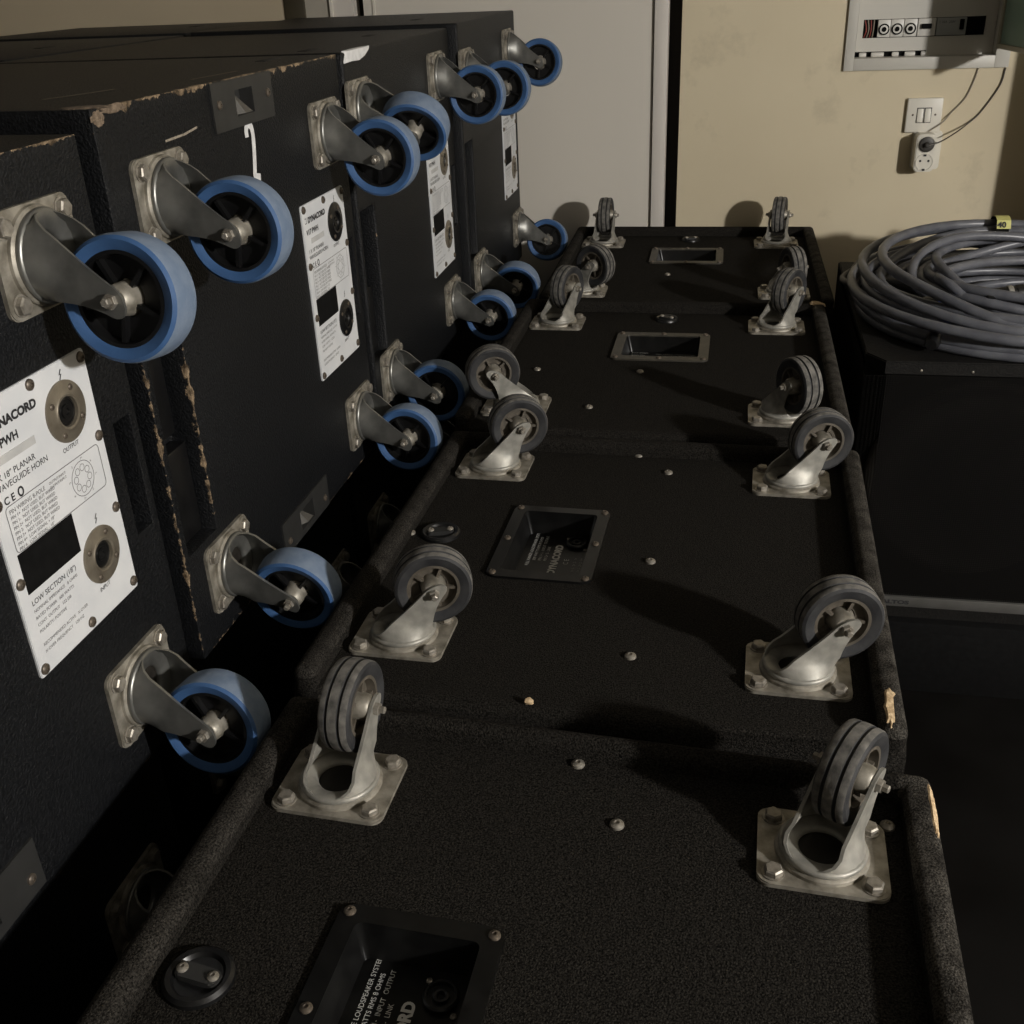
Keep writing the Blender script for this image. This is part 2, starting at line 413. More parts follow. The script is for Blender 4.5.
def castor_meshes(kind):
    blue = kind == 'blue'
    pw, ph = (.099, .080) if blue else (.100, .084)
    R = .0345 if blue else .033; h, t = (.075, .030) if blue else (.0615, .035)
    TR = .0485 if blue else .0408; TW = .0165 if blue else .0145; y1 = .0225 if blue else .0195
    out = {}
    def keep(nm, bm, m=None, mats=None, smooth=35):
        o = obj(nm, bm, m, smooth=smooth, mats=mats); out[nm] = o.data; bpy.data.objects.remove(o)
    # base plate with raised swivel raceway
    bm = bmesh.new()
    add_prism(bm, rrect(pw, ph, .010), 0, .0038, bev=.001)
    add_lathe(bm, [(R + .004, .0035), (R + .0035, .0065), (R + .001, .0085), (R - .001, .009), (R - .003, .0085), (.020, .0085), (.019, .0055), (.0, .0055)], 40)
    add_lathe(bm, [(.0188, .0057), (.0165, .0062), (.0150, .0058), (0, .0056)], 28, mi=1)  # dark disc paints the shade down the swivel hole
    keep('castor', bm, mats=[M['zinc_dull'], M['hole_shade']])
    # fork: crown ring, two cheeks
    bm = bmesh.new(); z0 = .0095
    add_lathe(bm, [(R + .0012, z0 - .0012), (R + .0018, z0 + .001), (R + .0008, z0 + .003), (R - .002, z0 + .0038), (.021, z0 + .002), (.0185, z0 - .001), (.0185, z0 - .003), (R - .002, z0 - .003)], 40, closed=True)
    wb = R * .97
    for s in (1, -1): leg_mesh(bm, s, R, z0 + .002, t, h, .0118 if blue else .0118, y1 + .0028, wb, 1.45 if blue else 1.55)
    keep('fork', bm, M['steel'] if blue else M['zinc'], smooth=50)
    # tyre
    bm = bmesh.new()
    if blue:
        prof = [(.0365, -.0135), (.0395, -.0150), (TR - .004, -TW), (TR - .0012, -TW + .0022), (TR, -TW + .006), (TR, TW - .006), (TR - .0012, TW - .0022), (TR - .004, TW), (.0395, .0150), (.0365, .0135)]
        mis = [0, 0, 0, 1, 1, 1, 0, 0, 0, 0]
    else:
        g = .0016
        prof = [(.0275, -.012), (.031, -.0135), (TR - .004, -TW), (TR - .0012, -TW + .0015), (TR - .0004, -TW + .003), (TR, -.0072), (TR - g, -.0066), (TR - g, -.0048), (TR + .0002, -.0042), (TR + .0004, 0), (TR + .0002, .0042), (TR - g, .0048), (TR - g, .0066), (TR, .0072), (TR - .0004, TW - .003), (TR - .0012, TW - .0015), (TR - .004, TW), (.031, .0135), (.0275, .012)]
        mis = [0, 0, 0, 1, 1, 0, 0, 0, 1, 1, 0, 0, 0, 1, 1, 0, 0, 0, 0]
    add_lathe(bm, prof, 56, 'Y', (t, 0, h), mis=mis, closed=True)
    keep('tyre', bm, mats=[M['blue'], M['tread']] if blue else [M['grey'], M['tread_dust']], smooth=30)
    # hub: rim, dished web with spokes, bearing tube
    bm = bmesh.new(); ri = .0365 if blue else .0275; w_ = .0135 if blue else .012
    add_lathe(bm, [(ri + .0008, -w_), (ri - .003, -w_), (ri - .0045, -.004), (.0145, -.0035), (.0145, .0035), (ri - .0045, .004), (ri - .003, w_), (ri + .0008, w_)], 48, 'Y', (t, 0, h), closed=True)
    add_lathe(bm, [(.0005, -y1 + .0008), (.0095, -y1 + .0008), (.0115, -y1 + .003), (.0135, -.003), (.0135, .003), (.0115, y1 - .003), (.0095, y1 - .0008), (.0005, y1 - .0008)], 28, 'Y', (t, 0, h), mi=1)
    for k in range(5):
        a = 2 * PI * k / 5 + .4; d = Vector((math.sin(a), 0, math.cos(a))); e = Vector((d.z, 0, -d.x)) * .0016
        for sy in (-1, 1):
            q = [(d * .012 + e, .003), (d * .012 - e, .003), (d * (ri - .004) - e, .003), (d * (ri - .004) + e, .003)]
            lo = [bm.verts.new(p + Vector((t, sy * y, h))) for p, y in q]
            hi = [bm.verts.new(p + Vector((t, sy * (w_ - .003 if i < 2 else w_ - .0025), h))) for i, (p, y) in enumerate(q)]
            bm.faces.new(hi)
            for i in range(4): bm.faces.new((lo[i], lo[(i + 1) % 4], hi[(i + 1) % 4], hi[i]))
    keep('wheel_hub', bm, mats=[M['black'] if blue else M['hubgrey'], M['zinc_dull']], smooth=40)
    bm = bmesh.new(); ye = y1 + .0028
    P6 = [(t + .0060 * math.cos(PI * k / 3 + .3), h + .0060 * math.sin(PI * k / 3 + .3)) for k in range(6)]
    def ring6(y, k): return [bm.verts.new((t + (x - t) * k, y, h + (z - h) * k)) for x, z in P6]
    prof6 = [(-ye - .0095, .42), (-ye - .0088, .58), (-ye - .0042, .58), (-ye - .0042, .92), (-ye - .0036, 1), (-ye - .0002, 1), (-ye - .0002, .6), (ye + .0002, .6), (ye + .0002, 1), (ye + .0036, 1), (ye + .0042, .92), (ye + .0042, .58), (ye + .0088, .58), (ye + .0095, .42)]
    RR = [ring6(y, k) for y, k in prof6]
    for a, b in zip(RR, RR[1:]):
        for k in range(6): bm.faces.new((a[k], a[(k + 1) % 6], b[(k + 1) % 6], b[k]))
    bm.faces.new(RR[0]); bm.faces.new(RR[-1])
    keep('axle_bolt', bm, M['bolt'])
    bm = bmesh.new(); hexa(bm, (0, 0, 0), .0076, .0062, 'Z', .2)
    add_lathe(bm, [(.0088, 0), (.0088, .001), (.005, .001)], 18)
    keep('plate_bolt', bm, M['bolt'])
    out['pp'] = (pw / 2 - .0125, ph / 2 - .0115)
    return out

CM = {'blue': castor_meshes('blue'), 'grey': castor_meshes('grey')}
def castor(kind, parent, mtx, phi):
    c = CM[kind]; o = inst('castor', c['castor'], parent, mtx); R = Matrix.Rotation(phi, 4, 'Z')
    for nm in ('fork', 'tyre', 'wheel_hub', 'axle_bolt'):
        s = inst(nm, c[nm], o, R)
        if nm == 'tyre': s['label'] = 'blue rubber tyre with a pale worn tread' if kind == 'blue' else 'grooved grey rubber tyre'
    px, py = c['pp']
    for sx in (-1, 1):
        for sy in (-1, 1): inst('plate_bolt', c['plate_bolt'], o, Matrix.Translation((sx * px, sy * py, .0038)) @ Matrix.Rotation(random.random(), 4, 'Z'))
    return o

# small shared screw
def screw_mesh(r, m):
    bm = bmesh.new(); add_lathe(bm, [(r, 0), (r * .95, r * .3), (r * .6, r * .55), (r * .35, r * .6), (r * .3, r * .35), (0, r * .35)], 16)
    o = obj('screw', bm, m); me = o.data; bpy.data.objects.remove(o); return me
SCREW = screw_mesh(.0062, M['bolt']); SCREW_DARK = screw_mesh(.0048, mat('dark_screw', (.10, .085, .07), (.16, .13, .10), 200, rough=.4, metal=.5))
SCREW_SMALL = screw_mesh(.0045, M['bolt'])

# ------------------------------------------------------------------ right row: cabinets lying on their fronts
WD, HLIP = .58, .021
def connector_dish(parent, cx, cy, w, l, mframe, fw, turn):
    dish_bm = bmesh.new(); dp = .026
    o_, i_ = rrect(w, l, .012, 4, cx, cy), rrect(w - 2 * fw, l - 2 * fw, .006, 4, cx, cy)
    fl = rrect(w - 2 * fw - .014, l - 2 * fw - .014, .005, 4, cx, cy)
    rows = [[(x, y, .0) for x, y in o_], [(x, y, .003) for x, y in o_], [(x, y, .0035) for x, y in i_], [(x, y, .001) for x, y in i_], [(x, y, -dp) for x, y in fl]]
    V = [[dish_bm.verts.new(p) for p in r] for r in rows]; n = len(o_)
    for a, b in zip(V, V[1:]):
        k = V.index(a)
        for i in range(n): dish_bm.faces.new((a[i], a[(i + 1) % n], b[(i + 1) % n], b[i])).material_index = 0 if k < 3 else 1
    dish_bm.faces.new(V[-1]).material_index = 1
    d = obj('connector_dish', dish_bm, None, parent, mats=[mframe, M['dishblack']])
    # printing and sockets on the dish floor, reading direction rx, letters up along ry
    z = -dp + .0006
    if turn: rx, ry = Vector((0, 1, 0)), Vector((-1, 0, 0)); LW, LH = l - 2 * fw - .014, w - 2 * fw - .014
    else: rx, ry = Vector((1, 0, 0)), Vector((0, 1, 0)); LW, LH = w - 2 * fw - .014, l - 2 * fw - .014
    o0 = Vector((cx, cy, z)) - rx * LW / 2 - ry * LH / 2
    def P(u, v): return o0 + rx * (u * LW) + ry * (v * LH)
    lb = bmesh.new()
    add_text(lb, 'DYNACORD', .0125, P(.28, .40), rx, ry, sx=1.0, bold=.0006)
    add_text(lb, 'C E', .009, P(.46, .24), rx, ry)
    for k, (s_, u0) in enumerate((('FULL RANGE LOUDSPEAKER SYSTEM', .40), ('800 WATTS RMS 8 OHMS', .50), ('PIN 1+ 1-  INPUT  OUTPUT', .50), ('PIN 2+ 2-  LINK', .50))):
        add_text(lb, s_, .0056, P(u0, .84 - .085 * k), rx, ry, sx=.95)
    add_text(lb, 'F17 PWL', .008, P(.03, .88), rx, ry)
    for k in range(2): add_text(lb, 'SERIAL NO.', .005, P(.03, .77 - .09 * k), rx, ry)
    for k in range(2): add_text(lb, '1+ 1-  2+ 2-  1+', .0052, P(.34 + .0 * k, .12 - .09 * k), rx, ry)
    obj('lettering', lb, M['printwhite'], d, smooth=0)
    sb = bmesh.new(); p = P(.03, .52); q = [p, p + rx * .024, p + rx * .024 + ry * .009, p + ry * .009]
    lo = [sb.verts.new(v) for v in q]; hi = [sb.verts.new(v + Vector((0, 0, .0006))) for v in q]; sb.faces.new(hi)
    for i in range(4): sb.faces.new((lo[i], lo[(i + 1) % 4], hi[(i + 1) % 4], hi[i]))
    obj('serial_sticker', sb, mat('cream_sticker', (.45, .40, .28), rough=.6), d, smooth=0)
    for u in (.12, .84):
        c = P(u, .20); s = bmesh.new()
        add_lathe(s, [(.0135, 0), (.0135, .003), (.012, .0045), (.0105, .0045), (.010, .001), (.0065, .001), (.0062, .004), (.0045, .0045), (.003, .004), (.0025, .001), (0, .001)], 28, 'Z', c)
        obj('socket', s, M['black'], d)
        for sg in (-1, 1):
            inst('socket_screw', SCREW_SMALL, d, Matrix.Translation(c + rx * (.0125 * sg) + ry * (.0125 * sg) - Vector((0, 0, .0004))) @ Matrix.Scale(.55, 4))
    ww, ll = w / 2 - fw * .5, l / 2 - fw * .5
    spots = [(sx * ww, sy * ll) for sx in (-1, 1) for sy in (-1, 1)] + ([(-ww, 0), (ww, 0)] if turn else [(0, ll), (0, -ll)])
    for x, y in spots: inst('dish_screw', SCREW_DARK, d, Matrix.Translation((cx + x, cy + y, .003)))
    return d

def latch_cup(parent, cx, cy, r, ang):
    bm = bmesh.new()
    add_lathe(bm, [(r, 0), (r * .98, .003), (r * .88, .0055), (r * .74, .0045), (r * .66, .0015), (0, .001)], 30, 'Z', (cx, cy, 0))
    o = obj('latch_cup', bm, M['black'], parent)
    b2 = bmesh.new(); R = Matrix.Translation((cx, cy, 0)) @ Matrix.Rotation(ang, 4, 'Z')
    add_prism(b2, rrect(r * 1.35, r * .5, r * .2), .0012, .0065, R, bev=.0012)
    obj('latch_bar', b2, M['latch'], o)
    for s in (-1, 1): inst('latch_screw', SCREW_SMALL, o, R @ Matrix.Translation((s * r * .48, 0, .0062)))
    return o

def chip(parent, c, L_, W_, T_, rot, seed=1, m='wood'):
    """patch of bare wood where the carpet is torn off an edge"""
    rnd = random.Random(seed); bm = bmesh.new(); n = 26; top = []; bot = []
    for i in range(n):
        a = 2 * PI * i / n; k = .84 + .3 * rnd.random()
        p = Vector((L_ / 2 * k * math.cos(a), W_ / 2 * k * math.sin(a), 0))
        top.append(bm.verts.new(p * .8 + Vector((0, 0, T_)))); bot.append(bm.verts.new(p - Vector((0, 0, T_))))
    bm.faces.new(top)
    for i in range(n): bm.faces.new((bot[i], bot[(i + 1) % n], top[(i + 1) % n], top[i]))
    bmesh.ops.transform(bm, matrix=Matrix.Translation(c) @ Euler(rot).to_matrix().to_4x4(), verts=bm.verts)
    return tag(obj('bare_wood_chip', bm, M[m], parent), 'pale bare wood where the carpet is torn')

def sub_cabinet(Wd, cx, cy, zp, yaw, tx, ry_, LB, label, dish, castors, cup, screws):
    h = zp
    root = empty('subwoofer_cabinet', (0, 0, 0), (tx, ry_, yaw))
    Rm = Euler((tx, ry_, yaw)).to_matrix()
    root.location = Vector((cx, cy, zp)) - Rm @ Vector((0, 0, h)); root.location.z = max(root.location.z, .0)
    tag(root, label, 'speaker cabinet', 'carpeted cabinets lying in the right row')
    inv = (Matrix.Translation(root.location) @ Rm.to_4x4()).inverted()
    def loc(x, y):                      # world x, y on the panel -> local
        p = inv @ Vector((x, y, zp)); return p.x, p.y
    def B(p): return Matrix.Translation((0, 0, h)) @ p
    lip, lr, lf = .025, .020, .016
    dx, dy = loc(dish[0], dish[1]); dw, dl, fw = dish[2], dish[3], dish[5]
    us = [-Wd / 2, -Wd / 2 + lip, dx - dw / 2 + fw * .7, dx + dw / 2 - fw * .7, Wd / 2 - lip, Wd / 2]
    vs = [-LB / 2, -LB / 2 + lf, dy - dl / 2 + fw * .7, dy + dl / 2 - fw * .7, LB / 2 - lr, LB / 2]
    dep = [[0.0] * 5 for _ in range(5)]
    for i in range(5):
        for j in range(5):
            d = HLIP
            if i in (0, 4) or j == 4: d = 0
            elif i == 2 and j == 2: d = HLIP + .03
            dep[i][j] = d
    bm = bmesh.new(); blocks(bm, us, vs, dep, h + HLIP)
    bevel_sharp(bm, .0105, 4, keep=lambda e: all(v.co.z > -HLIP - .002 for v in e.verts) and (max(v.co.z for v in e.verts) > -.001 or all(v.co.y < -LB / 2 + .001 for v in e.verts)))
    for v in bm.verts: v.co.z += h + HLIP
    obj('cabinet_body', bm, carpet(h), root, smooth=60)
    sub = bpy.data.objects.new('panel_tmp', None)
    def place(o): o.location.z += h; return o
    place(connector_dish(root, dx, dy, dw, dl, M[dish[4]], fw, dish[6]))
    for wx, wy, th in castors:
        x, y = loc(wx, wy)
        castor('grey', root, Matrix.Translation((x, y, h)), math.radians(th) - yaw)
    x, y = loc(cup[0], cup[1]); place(latch_cup(root, x, y, cup[2], cup[3]))
    for wx, wy in screws:
        x, y = loc(wx, wy); inst('screw', SCREW, root, Matrix.Translation((x, y, h)))
    bpy.data.objects.remove(sub)
    return root, loc, h

S1, l1, h1 = sub_cabinet(WD, -.108, .440, .619, -.0269, 0, .020, .612, 'nearest black carpeted cabinet, lying flat at the bottom of the photo',
    (-.2, .440, .128, .186, 'dishblack', .016, True), [(-.308, .660, 84), (.097, .649, 60), (-.30, .24, 100), (.10, .23, 70)],
    (-.341, .453, .026, -.1), [(-.108, .721), (-.066, .653), (-.379, .456), (.152, .69)])
S2, l2, h2 = sub_cabinet(WD, -.107, 1.086, .626, -.0199, 0, 0, .612, 'second black carpeted cabinet from the front, printed black dish with two sockets in its middle',
    (-.195, 1.106, .124, .180, 'dishblack', .015, True), [(-.317, .887, 18), (.087, .879, 15), (-.309, 1.315, 24), (.096, 1.307, 18)],
    (-.336, 1.113, .025, .3), [(-.112, 1.395 - .02), (-.067, 1.322), (-.072, 1.076), (-.077, .882), (-.374, 1.11), (.150, 1.03), (.152, .93)])
S3, l3, h3 = sub_cabinet(.572, -.105, 1.714, .647, -.0001, 0, 0, .612, 'third black carpeted cabinet from the front, grey framed dish, its right front castor turned sideways',
    (-.110, 1.795, .166, .148, 'dishmetal', .017, False), [(-.312, 1.492, 204), (.089, 1.492, 300), (-.315, 1.921, 66), (.090, 1.921, 57)],
    (-.111, 1.957, .022, -.5), [(-.136, 1.665), (-.309, 1.662), (-.20, 1.50)])
S4, l4, h4 = sub_cabinet(.572, -.089, 2.345, .651, .0109, 0, 0, .618, 'rearmost black carpeted cabinet lying against the door and cream wall',
    (-.097, 2.432, .164, .140, 'dishmetal', .016, False), [(-.296, 2.127, 330), (.109, 2.132, 290), (-.301, 2.548, 88), (.104, 2.553, 82)],
    (-.095, 2.592, .022, .2), [(-.13, 2.27)])
chip(S2, (WD / 2 - .0125, -.612 / 2 + .036, h2 + HLIP - .0006), .062, .0135, .0010, (.22, 0, 1.52), 3)
chip(S2, (-.052, -.612 / 2 + .010, h2 + .004), .010, .007, .0010, (.7, 0, 0), 4)
chip(S1, (WD / 2 - .0032, .612 / 2 - .045, h1 + HLIP - .0028), .070, .0070, .0009, (.75, 0, 1.56), 5)
chip(S3, (.286 - .014, .612 / 2 - .010, h3 + HLIP - .0005), .030, .014, .0022, (.25, .2, .1), 6)

# ------------------------------------------------------------------ left stack: painted cabinets with their castor panels facing right
def conn_plate(parent, y0, z1, ring='ring'):
    """white connector plate, local (u right, v down) measured from its upper left corner"""
    W_, H_ = .147, .228
    bm = bmesh.new()
    T = Matrix(((0, 0, 1, 0), (1, 0, 0, 0), (0, 1, 0, 0), (0, 0, 0, 1)))       # prism xy -> plate yz
    add_prism(bm, rrect(W_, H_, .003, 3, W_ / 2, -H_ / 2), 0, .0022, T, bev=.0006)
    pl = obj('connector_plate', bm, M['plate'], parent); pl.location = (0, y0, z1)
    tag(pl, 'white printed connector plate')
    X = .0022; ux, uy = (0, 1, 0), (0, 0, 1)
    def P(u, v): return (X + .0003, u, -v)
    tb = bmesh.new()
    add_text(tb, 'DYNACORD', .0096, P(.0165, .0232), ux, uy, sx=1.08, bold=.0005)
    add_stroke(tb, [(.007, -.0165), (.0115, -.0165), (.0115, -.0225), (.007, -.0225)], .0012, (X + .0003, 0, 0), (0, 1, 0), (0, 0, 1))
    add_text(tb, 'V17 PWH', .0095, P(.008, .0375), ux, uy, bold=.0003)
    add_text(tb, '1 X 18" PLANAR', .0072, P(.008, .0605), ux, uy)
    add_text(tb, 'WAVEGUIDE HORN', .0072, P(.008, .0680), ux, uy)
    add_text(tb, 'C E', .0085, P(.014, .0795), ux, uy, bold=.0002)
    add_text(tb, 'OUTPUT', .0055, P(.092, .0715), ux, uy)
    add_text(tb, 'INPUT', .0055, P(.094, .2035), ux, uy)
    add_text(tb, 'LOW SECTION (18")', .0066, P(.012, .1665), ux, uy)
    add_stroke(tb, [(.034 + .0028 * math.cos(a), -.0765 + .0034 * math.sin(a)) for a in [k * PI / 8 for k in range(16)]], .0016, (X + .0003, 0, 0), (0, 1, 0), (0, 0, 1), closed=True)
    for vv in (.0105, .1395):          # lightning marks over the sockets
        add_stroke(tb, [(.113, -vv + .0035), (.110, -vv - .0005), (.1125, -vv - .0002), (.1095, -vv - .0045)], .0011, (X + .0003, 0, 0), (0, 1, 0), (0, 0, 1))
    obj('lettering', tb, M['ink'], pl, smooth=0)
    gb = bmesh.new()
    add_stroke(gb, [(x, -y) for x, y in rrect(.124, .0385, .004, 4, .0745, .1005)], .0007, (X + .0003, 0, 0), (0, 1, 0), (0, 0, 1), closed=True)
    add_text(gb, 'PIN WIRING 8-POLE', .0050, P(.016, .0880), ux, uy)
    rows = ('PIN 1+  NOT USED, BUT WIRED', 'PIN 1-  NOT USED, BUT WIRED', 'PIN 2+  NOT USED, BUT WIRED', 'PIN 2-  NOT USED, BUT WIRED', 'PIN 3+  NOT USED, BUT WIRED', 'PIN 4+  LOW SIGNAL + 18"', 'PIN 4-  LOW SIGNAL - 18"')
    for k, s in enumerate(rows): add_text(gb, s, .0040, P(.016, .0925 + .0044 * k), ux, uy, sx=.98)
    for k in range(2): add_text(gb, 'OUTPUT/INPUT', .0032, P(.066, .0870 + .0038 * k), ux, uy)
    cir = lambda cx, cy, r, n=24: [(cx + r * math.cos(2 * PI * k / n), -cy + r * math.sin(2 * PI * k / n)) for k in range(n)]
    add_stroke(gb, cir(.108, .1005, .0150, 30), .0006, (X + .0003, 0, 0), (0, 1, 0), (0, 0, 1), closed=True)
    for k in range(8):
        a = 2 * PI * k / 8 + .2; add_stroke(gb, cir(.108 + .0092 * math.cos(a), .1005 + .0092 * math.sin(a), .0030, 10), .0005, (X + .0003, 0, 0), (0, 1, 0), (0, 0, 1), closed=True)
        add_text(gb, '12341234'[k] + '+-'[k % 2], .0030, P(.108 + .0178 * math.cos(a) - .0015, .1005 + .0172 * math.sin(a) + .001), ux, uy)
    low = ('NOMINAL IMPEDANCE   8 OHMS', 'RATED POWER   600 WATTS', 'CONT. OUTPUT   122 DB', 'POLARITY: POSITIVE', '', 'RECOMMENDED ACTIVE   X-OVER', 'X-OVER FREQUENCY   120 HZ')
    for k, s in enumerate(low):
        if s: add_text(gb, s, .0040, P(.012, .1730 + .0062 * k), ux, uy)
    obj('small_print', gb, M['inkgrey'], pl, smooth=0)
    def quad(nm, u0, u1, v0, v1, m, tx):
        b = bmesh.new(); add_box(b, X, X + tx, u0, u1, -v1, -v0); return obj(nm, b, m, pl, smooth=0)
    quad('blanking_panel', .0115, .0825, .1205, .1575 - .002, M['black_matt'], .0006)
    quad('serial_sticker', .020, .064, .0430, .0495, M['sticker'], .0004)
    for v in (.0405, .1725):
        s = bmesh.new(); c = (X, .107, -v)
        add_lathe(s, [(.0255, 0), (.0255, .0015), (.0235, .0022), (.0165, .0022), (.0145, .0035), (.0125, .0030), (.0118, -.0005), (.010, -.0015)], 40, 'X', c)
        so = obj('socket', s, M[ring], pl)
        s2 = bmesh.new()
        add_lathe(s2, [(.0120, .0005), (.0100, .0012), (.0095, .0004), (.0060, .0004), (.0056, .0016), (.0030, .0016), (.0025, .0006), (0, .0006)], 30, 'X', c)
        obj('socket_core', s2, M['black'], so)
        for k in range(4):
            a = PI / 4 + k * PI / 2 + .25
            inst('socket_screw', SCREW_DARK, so, Matrix.Translation((X + .0018, .107 + .0200 * math.cos(a), -v + .0200 * math.sin(a))) @ Matrix.Rotation(PI / 2, 4, 'Y') @ Matrix.Scale(.6, 4))
    for u, v in ((.006, .0055), (.0735, .0055), (.141, .0065), (.141, .076), (.141, .144), (.006, .076), (.006, .143), (.141, .2195), (.0735, .2205), (.006, .2215)):
        inst('plate_screw', SCREW_DARK, pl, Matrix.Translation((X, u, -v)) @ Matrix.Rotation(PI / 2, 4, 'Y'))
    return pl

def latch_plate(parent, y0, y1, z0, z1, up):
    bm = bmesh.new(); T = Matrix(((0, 0, 1, 0), (1, 0, 0, 0), (0, 1, 0, 0), (0, 0, 0, 1)))
    cy, cz = (y0 + y1) / 2, (z0 + z1) / 2; hw, hh = (y1 - y0) / 2, (z1 - z0) / 2
    us = [y0, cy - .022, cy + .022, y1]; vs = [z0, cz - .013, cz + .013, z1]
    dep = [[0, 0, 0], [0, .016, 0], [0, 0, 0]]
    b2 = bmesh.new(); blocks(b2, us, vs, dep, .020)
    for v in b2.verts: v.co = Vector((v.co.z + .0022, v.co.x, v.co.y))
    o = obj('latch_plate', b2, M['latch'], parent, smooth=0); bm.free()
    w = bmesh.new()
    for a, b_ in (((cy - .018, -.013), (cy + .020, .001)),):
        vs_ = [w.verts.new(p) for p in ((-.012, a[0], cz - .013), (-.012, b_[0], cz - .013), (.001, b_[0], cz - .0125), (.001, a[0] + .02, cz - .0125), (-.011, a[0] + .004, cz + .011), (-.011, a[0] + .012, cz + .011))]
        w.faces.new((vs_[0], vs_[1], vs_[2], vs_[3])); w.faces.new((vs_[0], vs_[3], vs_[5], vs_[4])); w.faces.new((vs_[3], vs_[2], vs_[5])); w.faces.new((vs_[2], vs_[1], vs_[5])); w.faces.new((vs_[0], vs_[4], vs_[5], vs_[1]))
    obj('latch_wedge', w, M['wedge'], o, smooth=0)
    for y in (y0 + .014, y1 - .014):
        inst('latch_screw', SCREW_DARK, o, Matrix.Translation((.0022, y, cz - (.3 * hh if not up else -.1 * hh))) @ Matrix.Rotation(PI / 2, 4, 'Y'))
    return o

DEPTH = .52
def horn_cabinet(name, x, y, zb, H, LL, yaw, label, group, castors, plate=None, latches=(), slots=(), amount=1.0, slot=True, DEPTH=.52):
    root = empty('horn_cabinet', (x, y, zb), (0, 0, yaw)); tag(root, label, 'speaker cabinet', group)
    inv = (Matrix.Translation((x, y, zb)) @ Matrix.Rotation(yaw, 4, 'Z')).inverted()
    holes = [(.010, .074, H - .435, H - .21, .032), (LL - .036, LL - .010, H - .345, H - .235, .022)] if slot else []
    for q in latches: holes.append(((q[0] + q[1]) / 2 - .0225, (q[0] + q[1]) / 2 + .0225, (q[2] + q[3]) / 2 - .0135, (q[2] + q[3]) / 2 + .0135, .0215))
    us = sorted({0, LL} | {round(a, 5) for h_ in holes for a in h_[:2]}); vs = sorted({0, H} | {round(a, 5) for h_ in holes for a in h_[2:4]})
    dep = [[max([h_[4] for h_ in holes if h_[0] - 1e-4 < (us[i] + us[i + 1]) / 2 < h_[1] + 1e-4 and h_[2] - 1e-4 < (vs[j] + vs[j + 1]) / 2 < h_[3] + 1e-4] or [0.0]) for j in range(len(vs) - 1)] for i in range(len(us) - 1)]
    bm = bmesh.new(); blocks(bm, us, vs, dep, DEPTH)
    for v in bm.verts: v.co = Vector((v.co.z, v.co.x, v.co.y))
    bevel_sharp(bm, .0035, 2)
    body = obj('cabinet_body', bm, worn_paint('worn_black_paint', LL, H, amount), root, smooth=50)
    if slot:      # black handle tray in the side recess
        b = bmesh.new(); add_box(b, -.031, -.014, .014, .070, H - .433, H - .33, .003); add_box(b, -.031, -.022, .016, .068, H - .32, H - .214, .002)
        obj('handle_tray', b, M['black'], root)
    if plate: conn_plate(root, plate[0], H - plate[1], *plate[2:])
    for c in castors:
        p = inv @ Vector((x, c[0], c[1]))
        mt = Matrix(((0, 0, 1, 0), (1, 0, 0, p.y), (0, 1, 0, p.z), (0, 0, 0, 1)))
        castor('blue', root, mt, math.radians(c[2]))
    for q in latches: latch_plate(root, *q)
    for (wx, wy, ln) in slots:
        p = inv @ Vector((wx, wy, 0)); b = bmesh.new(); add_box(b, p.x - .007, p.x + .007, p.y - ln / 2, p.y + ln / 2, H - .001, H + .0006, .0005)
        obj('track_slot', b, M['darkgap'], root)
    return root

HL = .555; GU = 'upper row of painted cabinets on the left'; GD = 'lower row of painted cabinets on the left'; GR = 'back row of painted cabinets on the left'
HA = horn_cabinet('A', -.530, .189, .592, HL, .609, -.0204, 'nearest upper black cabinet on the left, white plate partly outside the picture', GU,
    [(.717, 1.070, 261), (.714, .669, 261), (.28, 1.069, 268), (.28, .669, 265)], (.406, .158), [(.225, .375, HL - .049, HL - .001, True), (.197, .347, .010, .058, False)], amount=.55)
HB = horn_cabinet('B', -.529, .844, .605, HL, .584, -.012, 'second upper black cabinet from the front, with a white figure 2 painted on it', GU,
    [(.934, 1.072, 267), (1.358, 1.072, 270), (.929, .676, 279), (1.366, .676, 267)], (.402, .160, 'black'), [(.215, .365, HL - .049, HL - .001, True), (.222, .372, .001, .045, False)], [(-.588, 1.36, .05)], amount=.9)
HC = horn_cabinet('C', -.518, 1.440, .606, HL, .578, .004, 'third upper black cabinet from the front, white tape on its top front corner', GU,
    [(1.486, 1.085, 300), (1.907, 1.089, 267), (1.516, .690, 270), (1.919, .690, 276)], (.372, .173), slots=[(-.591, 1.51, .05), (-.61, 1.84, .04)], amount=.3)
HD = horn_cabinet('D', -.505, 2.025, .613, HL, .545, .004, 'rearmost upper black cabinet on the left, standing next to the door', GU,
    [(2.070, 1.083, 267), (2.470, 1.095, 261), (2.103, .698, 282), (2.516, .698, 255)], (.362, .155), slots=[(-.64, 2.24, .05)], amount=.22)
# painted 2 on cabinet B (local: face x = 0)
bm = bmesh.new()
pts = [(.286, HL - .062), (.2865, HL - .054), (.292, HL - .049), (.299, HL - .052), (.3015, HL - .060), (.300, HL - .072), (.296, HL - .090), (.2925, HL - .103), (.297, HL - .106), (.306, HL - .108)]
add_stroke(bm, [(p[0], p[1]) for p in spline([(a, b, 0) for a, b in pts], 5)], .0088, (.0006, 0, 0), (0, 1, 0), (0, 0, 1))
tag(obj('painted_number', bm, M['paintwhite'], HB, smooth=0), 'white hand painted figure 2')
